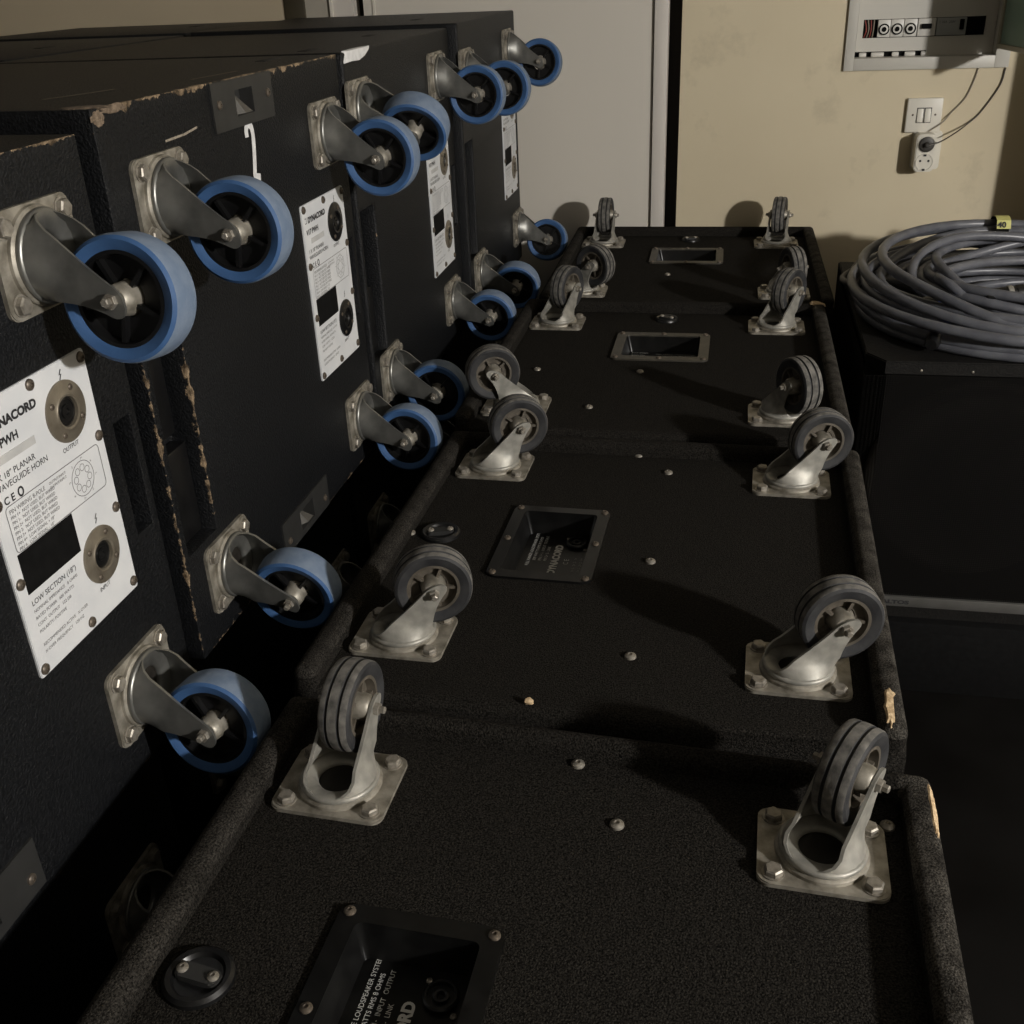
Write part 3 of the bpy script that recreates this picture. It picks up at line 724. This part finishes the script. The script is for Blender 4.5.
# white tape over the edge of cabinet C
bm = bmesh.new(); top = []; 
outl = [(.012, .000, -.014), (.05, .0015, -.013), (.09, .0015, -.014), (.125, .001, -.010), (.150, .0012, -.003), (.158, .0, .0012), (.13, -.004, .0014), (.09, -.006, .0014), (.05, -.005, .0014), (.02, -.004, .0012)]
for (a, b, c) in outl: top.append(bm.verts.new((b + .0006, a * .78 - .006, HL + c)))
ctr = [bm.verts.new((.0012, a * .78 - .006, HL + .0006)) for a in (.03, .07, .11, .14)]
n = len(top)
cidx = [0, 1, 2, 3, 3, 3, 3, 2, 1, 0]
for i in range(n):
    a, b = cidx[i], cidx[(i + 1) % n]
    fv = [top[i], top[(i + 1) % n], ctr[b]] + ([ctr[a]] if a != b else [])
    bm.faces.new(fv)
tag(obj('tape_strip', bm, M['paintwhite'], HC), 'strip of white tape')

chip(HB, (-.014, .018, HL + .0003), .045, .026, .0005, (0, 0, .25), 7, 'oldwood')
chip(HB, (.0002, .010, HL - .008), .022, .014, .0005, (PI / 2, 0, PI / 2), 9, 'oldwood')
chip(HB, (.0002, .036, HL - .003), .040, .008, .0005, (PI / 2, 0, PI / 2), 10, 'oldwood')
def scuff(parent, pts, w, o, ux, uy):
    bm = bmesh.new(); n = len(pts)
    add_stroke(bm, pts, w, o, ux, uy); return tag(obj('scuff_mark', bm, M['scuff'], parent, smooth=0), 'pale scratch')
M['scuff'] = mat('pale_scuff', (.20, .17, .13), (.33, .29, .23), 200, rough=.8)
scuff(HB, [(-.10, .085), (-.088, .12), (-.076, .17)], .004, (0, 0, HL + .0006), (1, 0, 0), (0, 1, 0))
scuff(HB, [(-.038, .255), (-.034, .30), (-.030, .35)], .003, (0, 0, HL + .0006), (1, 0, 0), (0, 1, 0))
scuff(HB, [(.112, HL - .041), (.15, HL - .040), (.178, HL - .037)], .0022, (.0006, 0, 0), (0, 1, 0), (0, 0, 1))

# lower row below them
LOWL = ['nearest black cabinet of the lower row, below the one with the cropped white plate', 'lower row cabinet below the cabinet marked with a 2',
        'lower row cabinet below the third upper cabinet from the front', 'rearmost cabinet of the lower row, nearest the door']
for k, (x, y, zb, LL, yw) in enumerate(((-.59, .189, .592, .609, -.0204), (-.585, .844, .605, .584, -.012), (-.575, 1.440, .606, .578, .004), (-.565, 2.025, .613, .545, .004))):
    H = zb - .003
    horn_cabinet('low', x, y, 0, H, LL, yw, LOWL[k], GD, [(y + .095, H - .20, 265), (y + LL - .095, H - .20, 272), (y + .095, .09, 268), (y + LL - .095, .09, 268)], slot=True, amount=.3, DEPTH=.46)
# back row, only the tops show
BL = ['black cabinet top behind the one marked with a 2, at the left edge', 'black cabinet top behind the third upper cabinet', 'rearmost black cabinet top in the far left corner']
for k, (y, LL, zt) in enumerate(((.93, .58, 1.158), (1.52, .58, 1.160), (2.106, .47, 1.164))):
    horn_cabinet('back', -1.075, y, 0, zt, LL, 0, BL[k], GR, [], slot=False, amount=.3, slots=[(-1.20, y + .3, .05)])

# ------------------------------------------------------------------ right side: loudspeaker, coils of cable
SX0, SX1, SY0, SY1, SZ0, SZ1 = .235, .70, 1.744, 2.40, .1545, .65
sp_ = empty('loudspeaker', (.46, 2.0, SZ0)); tag(sp_, 'black loudspeaker with a grille and silver strip, carrying the coils of grey cable', 'speaker')
T = Matrix.Translation((-.46, -2.0, -SZ0))
bm = bmesh.new(); ch = .028
pts = [(SX0, SY0 + .042), (SX0 + ch, SY0 + .03), (SX1 - ch, SY0 + .03), (SX1, SY0 + .042), (SX1, SY1), (SX0, SY1)]
add_prism(bm, pts, SZ0, SZ1 - .012); add_prism(bm, [(SX0, SY0 + .042), (SX0 + ch, SY0), (SX1 - ch, SY0), (SX1, SY0 + .042), (SX1, SY1), (SX0, SY1)], SZ1 - .022, SZ1, bev=.002)
add_prism(bm, [(SX0, SY0 + .042), (SX0 + ch, SY0 + .002), (SX1 - ch, SY0 + .002), (SX1, SY0 + .042), (SX1, SY1), (SX0, SY1)], SZ0, SZ0 + .026)
bmesh.ops.transform(bm, matrix=T, verts=bm.verts); obj('cabinet_body', bm, M['cab'], sp_, smooth=25)
bm = bmesh.new(); add_box(bm, SX0 + ch + .004, SX1 - ch - .004, SY0 + .002, SY0 + .0032, SZ0 + .046, SZ1 - .024)
bmesh.ops.transform(bm, matrix=T, verts=bm.verts); obj('grille', bm, M['grille'], sp_, smooth=0)
bm = bmesh.new(); add_box(bm, SX0 + ch - .004, SX1 - ch + .004, SY0 - .002, SY0 + .010, SZ0 + .024, SZ0 + .0445, .001)
bmesh.ops.transform(bm, matrix=T, verts=bm.verts); st = obj('badge_strip', bm, M['silver'], sp_, smooth=30)
bm = bmesh.new(); add_text(bm, 'ALTOS', .0105, (.3085, SY0 - .0023, SZ0 + .0300), (1, 0, 0), (0, 0, 1), sx=1.5, bold=.0006)
bmesh.ops.transform(bm, matrix=T, verts=bm.verts); obj('lettering', bm, M['ink'], st, smooth=0)
bm = bmesh.new(); add_lathe(bm, [(.185, .000), (.18, -.008), (.168, -.010), (.160, -.002), (.150, .004), (.065, .045), (.06, .040), (.04, .025), (.0, .018)], 56, 'Y', (.437, SY0 + .028, .425))
for v in bm.verts: v.co.y = SY0 + .028 + (v.co.y - SY0 - .028) * (1 if v.co.y < SY0 + .028 else .04)
bmesh.ops.transform(bm, matrix=T, verts=bm.verts); obj('woofer_cone', bm, M['cone'], sp_, smooth=60)
for x in (.32, .40, .48, .56, .64):
    inst('screw', SCREW_SMALL, sp_, T @ Matrix.Translation((x, SY0 - .0002, SZ1 - .015)) @ Matrix.Rotation(PI / 2, 4, 'X') @ Matrix.Scale(.5, 4))
lo = empty('bass_cabinet', (.46, 2.05, 0)); tag(lo, 'low black cabinet under the loudspeaker with the silver strip', 'speaker cabinet')
bm = bmesh.new(); add_box(bm, -.225, .245, -.322, .34, 0, .1535, .004); obj('cabinet_body', bm, M['black_matt'], lo)
bm = bmesh.new(); add_box(bm, -.205, .225, -.3235, -.320, .02, .134, .001); obj('front_panel', bm, M['black_matt'], lo)

def coil(name, loops, r, m, seed, label, sh=0.0):
    """loops = (cx, cy, radius, ecc, tilt angle, height of the cable centre, wobble)"""
    rnd = random.Random(seed); P = []; N = 40; n = len(loops)
    ph = [rnd.uniform(0, 2 * PI) for _ in range(n + 1)]
    for k in range(n):
        A = loops[k]; B = loops[min(k + 1, n - 1)]
        for i in range(N):
            t = i / N; q = max(0, min(1, (t - .35) / .65)); q = q * q * (3 - 2 * q)
            c = [a + (b - a) * q for a, b in zip(A, B)]; an = 2 * PI * t + sh
            u, v = c[2] * math.cos(an), c[2] * c[3] * math.sin(an); ca, sa = math.cos(c[4]), math.sin(c[4])
            p_ = ph[k] + (ph[k + 1] - ph[k]) * q
            P.append((c[0] + u * ca - v * sa, c[1] + u * sa + v * ca, max(ZT + r, ZT + (c[5] - ZT) * (1.18 + .34 * math.sin(an)) + c[6] * math.sin(2 * an + p_) + .4 * c[6] * math.sin(3 * an + 1.7 * p_))))
    bm = bmesh.new(); add_tube(bm, P, r, 10)
    cx, cy = loops[0][:2]
    root = empty(name, (cx, cy, ZT)); tag(root, label, 'cable', 'coils of grey cable on the loudspeaker')
    bmesh.ops.transform(bm, matrix=Matrix.Translation((-cx, -cy, -ZT)), verts=bm.verts)
    obj('cable_loops', bm, m, root, smooth=60)
    return root
ZT = SZ1 + .0005
rr = random.Random(11); J = lambda a: rr.uniform(-a, a)
big = [(.530 + J(.008), 2.020 + J(.010), R_, .97 + J(.02), J(.3), ZT + z_, w_) for R_, z_, w_ in ((.285, .010, 0), (.262, .010, .0), (.298, .028, .003), (.270, .028, .004), (.246, .030, .006), (.300, .048, .005), (.276, .050, .006), (.252, .056, .010), (.288, .068, .008), (.262, .076, .012))]
k1 = coil('cable_coil', big, .0092, M['cable'], 3, 'largest and topmost grey cable coil, tied with black strap and yellow tag', 1.2)
mid = [(.560 + J(.012), 2.020 + J(.015), R_, e_, a_, ZT + z_, w_) for R_, e_, a_, z_, w_ in ((.215, .92, .1, .010, 0), (.190, .8, .4, .012, .004), (.225, .75, -.2, .030, .01), (.205, .60, .2, .040, .012), (.222, .86, .0, .050, .012), (.190, .5, .35, .058, .014), (.215, .68, .1, .066, .014), (.200, .82, -.1, .074, .016), (.225, .55, .15, .070, .014))]
k2 = coil('cable_coil', mid, .0086, M['cable'], 8, 'grey cable coil with flattened loops lying inside the largest coil', .4)
thin = [(.455 + J(.012), 2.170 + J(.012), R_, .86, J(.4), ZT + z_, w_) for R_, z_, w_ in ((.226, .006, 0), (.210, .012, .004), (.224, .024, .012), (.195, .034, .014), (.215, .044, .016), (.180, .030, .012))]
k3 = coil('cable_coil', thin, .0062, M['cable2'], 5, 'thin dusty cable coil poking out at the left behind the largest coil', 2.0)
# strap and tag on the large coil, rear side
def part_local(root, nm, bm, m):
    bmesh.ops.transform(bm, matrix=Matrix.Translation(-root.location), verts=bm.verts); return obj(nm, bm, m, root)
bm = bmesh.new()
sec = [(.0, -.052, .004), (.0, -.054, .03), (.0, -.046, .080), (.0, -.01, .092), (.0, .022, .086), (.0, .036, .04), (.0, .034, .000)]
SCX, SCY = .525, 2.287
a = []
for x, y, z in spline(sec, 4): a.append((bm.verts.new((SCX - .011, SCY + y, ZT + z * 1.28 + .002)), bm.verts.new((SCX + .011, SCY + y, ZT + z * 1.28 + .002))))
for p, q in zip(a, a[1:]): bm.faces.new((p[0], p[1], q[1], q[0]))
part_local(k1, 'strap', bm, M['black_matt'])
bm = bmesh.new(); a = []
for y, z in ((-.034, .086), (-.026, .0975), (-.012, .1005), (.002, .1005), (.014, .097)): a.append((bm.verts.new((SCX - .012, SCY + y - .012, ZT + z * 1.28 - .003)), bm.verts.new((SCX + .014, SCY + y - .012, ZT + z * 1.28 - .003))))
for p, q in zip(a, a[1:]): bm.faces.new((p[0], p[1], q[1], q[0]))
tg = part_local(k1, 'tag', bm, M['yellow']); tag(tg, 'yellow tag with black writing')
bm = bmesh.new(); add_text(bm, '40', .016, (SCX - .011, SCY - .045, ZT + .1090), (1, 0, 0), (0, .45, .9), lift=.0015, bold=.0004)
bmesh.ops.transform(bm, matrix=Matrix.Translation(-k1.location), verts=bm.verts); obj('tag_lettering', bm, M['ink'], tg, smooth=0)
def plug(root, p, d, ring=True):
    p, d = Vector(p), Vector(d).normalized(); bm = bmesh.new()
    add_lathe(bm, [(0, -.030), (.009, -.030), (.0125, -.022), (.0135, .0), (.0135, .018), (.0150, .019), (.0150, .032), (.0125, .034), (.0120, .046), (.0, .046)], 22)
    q = Matrix.Translation(p) @ d.to_track_quat('Z', 'Y').to_matrix().to_4x4(); bmesh.ops.transform(bm, matrix=q, verts=bm.verts)
    c = part_local(root, 'cable_plug', bm, M['black'])
    b2 = bmesh.new(); add_lathe(b2, [(.0142, .004), (.0152, .005), (.0152, .012), (.0142, .013)], 22, closed=True); bmesh.ops.transform(b2, matrix=Matrix.Translation(-root.location) @ q, verts=b2.verts)
    obj('plug_ring', b2, M['bluering'] if ring else M['zinc'], c)
plug(k2, (.465, 1.900, ZT + .070), (1, .12, .1), False)
plug(k1, (.362, 1.905, ZT + .050), (.9, -.6, .05)); plug(k1, (.345, 1.808, ZT + .020), (.3, .9, .1)); plug(k2, (.52, 1.905, ZT + .072), (1, .2, 0))

# ------------------------------------------------------------------ wall fittings
YW = 2.70
eb = empty('fuse_box', (.39, YW, 1.013)); tag(eb, 'open fuse box on the cream wall above the light switch', 'fuse box')
E_ = Matrix.Translation((-.39, -YW, -1.013))
DEEP = .040; KD = 1 + DEEP / 2.70
def sink(bm):
    for v in bm.verts: v.co = Vector((v.co.x * KD, v.co.y + DEEP, 1.25 + (v.co.z - 1.25) * KD))
def ep(nm, parent, m, boxes, smooth=30, bev=.001, deep=True):
    bm = bmesh.new()
    for b in boxes: add_box(bm, *b, bev)
    if deep: sink(bm)
    bmesh.ops.transform(bm, matrix=E_, verts=bm.verts); return obj(nm, bm, m, parent, smooth=smooth)
F0 = YW - .008
fr = ep('enclosure_frame', eb, M['box'], [(.2305, .252, F0, YW + .055, 1.013, 1.46), (.553, .583, F0, YW + .055, 1.013, 1.46), (.252, .553, F0, YW + .055, 1.013, 1.0385), (.252, .553, F0, YW + .055, 1.44, 1.46)], bev=.0008, deep=False)
cv = ep('cover', eb, M['box'], [(.2525, .265, F0 + .001, YW - .001, 1.0525, 1.425), (.522, .5445, F0 + .001, YW - .001, 1.0525, 1.425), (.265, .522, F0 + .001, YW - .001, 1.0525, 1.0805), (.265, .522, F0 + .001, YW - .001, 1.1185, 1.425), (.405, .5445, F0 + .001, YW - .001, 1.0375, 1.0525)], bev=0)
ep('backing', eb, M['black_matt'], [(.249, .546, YW + .001, YW + .003, 1.036, 1.43)], bev=0)
for x0, x1 in ((.296, .3225), (.3235, .3505), (.3515, .379)):
    br = ep('breaker', eb, M['boxw'], [(x0, x1, F0 - .004, YW - .001, 1.082, 1.1175)])
    bm = bmesh.new(); c = ((x0 + x1) / 2, F0 - .004, 1.098)
    add_lathe(bm, [(.0118, 0), (.0118, -.0025), (.0098, -.0032), (.0085, -.001), (.005, -.001), (.0045, -.004), (0, -.004)], 24, 'Y', c); sink(bm); bmesh.ops.transform(bm, matrix=E_, verts=bm.verts)
    kn = obj('fuse_cap', bm, M['black_matt'], br)
    bm = bmesh.new(); add_lathe(bm, [(.0090, -.0015), (.0052, -.0018)], 24, 'Y', c); sink(bm); bmesh.ops.transform(bm, matrix=E_, verts=bm.verts); 
    o = obj('fuse_ring', bm, M['boxw'], br)
b1 = ep('breaker', eb, M['boxw'], [(.381, .4185, F0 - .003, YW - .001, 1.082, 1.1175)]); ep('toggle', b1, M['black_matt'], [(.388, .409, F0 - .010, F0 - .002, 1.097, 1.107)])
b1 = ep('residual_current_switch', eb, M['boxg'], [(.420, .482, F0 - .003, YW - .001, 1.082, 1.1175)]); ep('toggle', b1, M['black_matt'], [(.468, .4765, F0 - .009, F0 - .002, 1.093, 1.114)])
bm = bmesh.new(); add_text(bm, 'I  25A  230V', .0065, (.425, F0 - .0032, 1.107), (1, 0, 0), (0, 0, 1)); sink(bm); bmesh.ops.transform(bm, matrix=E_, verts=bm.verts); obj('lettering', bm, M['ink'], b1, smooth=0)
bm = bmesh.new()
for k in range(4): add_tube(bm, spline([(.268 + .006 * k, F0 + .003, 1.0815), (.272 + .005 * k, F0 - .001, 1.098), (.268 + .0065 * k, F0 + .003, 1.117)], 5), .0013, 6, mi=k % 2)
sink(bm); bmesh.ops.transform(bm, matrix=E_, verts=bm.verts); obj('loose_wires', bm, None, eb, mats=[mat('red_wire', (.22, .04, .03), rough=.4), M['wire']])
for x0, x1 in ((.262, .277), (.288, .315), (.333, .347), (.360, .382), (.395, .404)):
    bm = bmesh.new(); add_lathe(bm, [(0, x0 - .333), (.0048, x0 - .333), (.0055, x0 - .331), (.0055, x1 - .335), (.0048, x1 - .333), (0, x1 - .333)], 16, 'X', (.333, F0 + .003, 1.0457)); sink(bm); bmesh.ops.transform(bm, matrix=E_, verts=bm.verts)
    obj('terminal', bm, M['boxw'], eb)
# hinged lid standing open
HX, HY, FX, FY = .556, F0 - .001, .590, 2.43
d = Vector((FX - HX, FY - HY, 0)); ln = d.length; d.normalize(); nrm = Vector((d.y, -d.x, 0))
Rl = Matrix(((d.x, nrm.x, 0, HX), (d.y, nrm.y, 0, HY), (0, 0, 1, 0), (0, 0, 0, 1)))
def lid(nm, m, boxes):
    bm = bmesh.new()
    for b in boxes: add_box(bm, *b, .001)
    bmesh.ops.transform(bm, matrix=E_ @ Rl, verts=bm.verts); return obj(nm, bm, m, eb)
lid('lid_frame', mat('lid_plastic', (.36, .33, .25), rough=.5), [(0, ln, -.006, .006, 1.053, 1.063), (0, ln, -.006, .006, 1.44, 1.45), (0, .012, -.006, .006, 1.063, 1.44), (ln - .012, ln, -.006, .006, 1.063, 1.44)])
lid('lid_window', M['smoke'], [(.012, ln - .012, -.002, .002, 1.063, 1.44)])

sw = empty('light_switch', (.4185, YW, .878)); tag(sw, 'square white double light switch above the wall socket', 'switch')
bm = bmesh.new(); add_box(bm, -.039, .0385, -.011, 0, 0, .0745, .0025, 3); obj('switch_plate', bm, M['white'], sw)
for x in (-.0090, .0075):
    bm = bmesh.new(); add_box(bm, x - .0078, x + .0078, -.0115, -.0105, .021, .054); obj('rocker_gap', bm, M['ink'], sw, smooth=0)
    bm = bmesh.new(); add_box(bm, x - .0066, x + .0066, -.016, -.009, .0225, .0525, .0015)
    for v in bm.verts:
        if v.co.y < -.013: v.co.y += .004 * (v.co.z - .0225) / .030
    obj('rocker', bm, M['white'], sw)
for x in (-.028, .021): inst('screw', SCREW_DARK, sw, Matrix.Translation((x + .003, -.0108, .0385)) @ Matrix.Rotation(PI / 2, 4, 'X') @ Matrix.Scale(.5, 4))
so = empty('wall_socket', (.4275, YW, .7935)); tag(so, 'white double wall socket below the light switch, one plug in it', 'socket')
bm = bmesh.new(); Tm = Matrix(((1, 0, 0, 0), (0, 0, -1, 0), (0, 1, 0, 0), (0, 0, 0, 1)))
add_prism(bm, rrect(.044, .082, .010, 4, -.002, .0445), 0, .052, Tm, bev=.002); obj('socket_body', bm, M['white'], so)
bm = bmesh.new(); add_prism(bm, rrect(.064, .086, .008, 4, .006, .0445), 0, .006, Tm, bev=.001); obj('socket_base', bm, M['white'], so)
for z in (.0250, .0645):
    bm = bmesh.new(); add_lathe(bm, [(.0195, -.0520), (.0190, -.0535), (.0178, -.0535), (.0172, -.0515), (.0, -.0520)], 30, 'Y', (-.002, 0, z)); w_ = obj('outlet', bm, M['white'], so)
    if z < .04:
        bm = bmesh.new()
        for x in (-.0110, .0070): add_lathe(bm, [(.0026, -.0522), (.0026, -.0530), (0, -.0530)], 12, 'Y', (x, 0, z + .003))
        for dz in (-.0165, .0155): add_box(bm, -.005, .001, -.0538, -.0520, z + dz - .0022, z + dz + .0022)
        obj('contact', bm, M['ink'], w_)
def wire(nm, pts, r, m, label):
    bm = bmesh.new(); P = spline(pts, 8); add_tube(bm, P, r, 7); o = obj(nm, bm, m); return tag(o, label, 'cable')
w2 = empty('plug_cable', (.4255, YW - .0545, .8580)); tag(w2, 'thin dark cable from the fuse box to a plug in the wall socket', 'cable')
bm = bmesh.new(); add_tube(bm, [Vector(p) - w2.location for p in spline([(.4265, YW - .068, .8570), (.455, YW - .058, .865), (.490, YW - .028, .880), (.515, YW - .008, .895), (.540, YW - .0035, .919), (.572, YW - .0035, .974), (.579, YW - .0035, 1.0115)], 8)], .0016, 7)
obj('wire', bm, M['wiredark'], w2)
bm = bmesh.new(); add_lathe(bm, [(0, .002), (.0165, .002), (.0165, -.002), (.0150, -.003), (.0060, -.003), (.0055, -.012), (.003, -.015), (0, -.015)], 24, 'Y'); pz = obj('plug', bm, mat('grey_plug', (.045, .042, .037), rough=.5), w2)
wire('thin_cable', [(.522, YW - .0030, 1.0125), (.516, YW - .0030, .985), (.503, YW - .0030, .950), (.478, YW - .0035, .920), (.460, YW - .0135, .900), (.440, YW - .0135, .886), (.432, YW - .0135, .8805)], .0016, M['wire'], 'thin grey cable hanging from the fuse box past the light switch')

# ------------------------------------------------------------------ room
def struct(name, boxes, m, bev=0):
    bm = bmesh.new()
    for b in boxes: add_box(bm, *b, bev)
    return tag(obj(name, bm, m, smooth=0 if not bev else 30), kind='structure')
XL, XR, YF, ZC = -2.3, 2.5, -2.6, 2.75
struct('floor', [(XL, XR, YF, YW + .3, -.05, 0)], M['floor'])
struct('ceiling', [(XL, XR, YF, YW + .3, ZC, ZC + .05)], M['ceil'])
struct('wall_left', [(XL - .1, XL, YF, YW + .1, 0, ZC)], M['wallfar'])
struct('wall_right', [(XR, XR + .1, YF, YW + .1, 0, ZC)], M['wallfar'])
struct('wall_front', [(XL, XR, YF - .1, YF, 0, ZC)], M['wallfar'])
struct('wall_back', [(-.1378, .2400, YW, YW + .12, 0, ZC), (.5700, XR, YW, YW + .12, 0, ZC), (.2400, .5700, YW, YW + .12, 0, 1.020), (.2400, .5700, YW, YW + .12, 1.452, ZC), (.2400, .5700, YW + .06, YW + .12, 1.020, 1.452), (-.925, -.1378, YW, YW + .12, 2.08, ZC), (-1.106, -.925, YW, YW + .12, 2.08, ZC)], M['wall'])
struct('wall_back_left', [(XL, -1.106, YW, YW + .12, 0, ZC)], M['walltan'])
struct('door_1', [(-.905, -.2035, YW + .006, YW + .045, .005, 2.04)], M['door'])
struct('trim_1', [(-.2010, -.1690, YW - .004, YW + .06, 0, 2.08)], M['frame'], .002)
struct('trim_2', [(-.169, -.1378, YW + .05, YW + .08, 0, 2.08), (-.2035, -.201, YW + .03, YW + .06, 0, 2.08)], M['darkgap'])
struct('trim_3', [(-1.106, -1.053, YW - .004, YW + .06, 0, 2.08)], M['darkwood'], .002)
struct('trim_4', [(-1.053, -.988, YW + .004, YW + .05, 0, 2.08)], M['framegrey'])
struct('trim_5', [(-.988, -.982, YW - .004, YW + .05, 0, 2.08)], M['framelight'])
struct('trim_6', [(-.982, -.930, YW + .002, YW + .05, 0, 2.08)], M['frame'])
struct('trim_7', [(-.930, -.905, YW + .05, YW + .08, 0, 2.08)], M['darkgap'])
struct('door_highlight', [(-.881, -.875, YW + .003, YW + .008, .005, 2.04)], M['framelight'])  # pale strip painting the highlight line near the door edge
struct('shadow_blocker', [(.735, XR, 2.44, YW, 0, ZC)], M['wall'])  # unseen block, added to cast the shadow edge on the back wall

# ------------------------------------------------------------------ light
def point(nm, loc, e, col, r):
    l = bpy.data.lights.new(nm, 'POINT'); l.energy = e; l.color = col; l.shadow_soft_size = r
    o = bpy.data.objects.new(nm, l); C.objects.link(o); o.location = loc; return o
point('work_lamp', (2.24, -.40, 1.61), 285, (1.0, .97, .93), .06)
w = bpy.data.worlds.new('world'); bpy.context.scene.world = w; w.use_nodes = True
w.node_tree.nodes['Background'].inputs[0].default_value = (.5, .55, .65, 1); w.node_tree.nodes['Background'].inputs[1].default_value = .003
vs_ = bpy.context.scene.view_settings
vs_.view_transform = 'Standard'; vs_.look = 'None'; vs_.exposure = 0; vs_.gamma = 1; vs_.use_curve_mapping = False
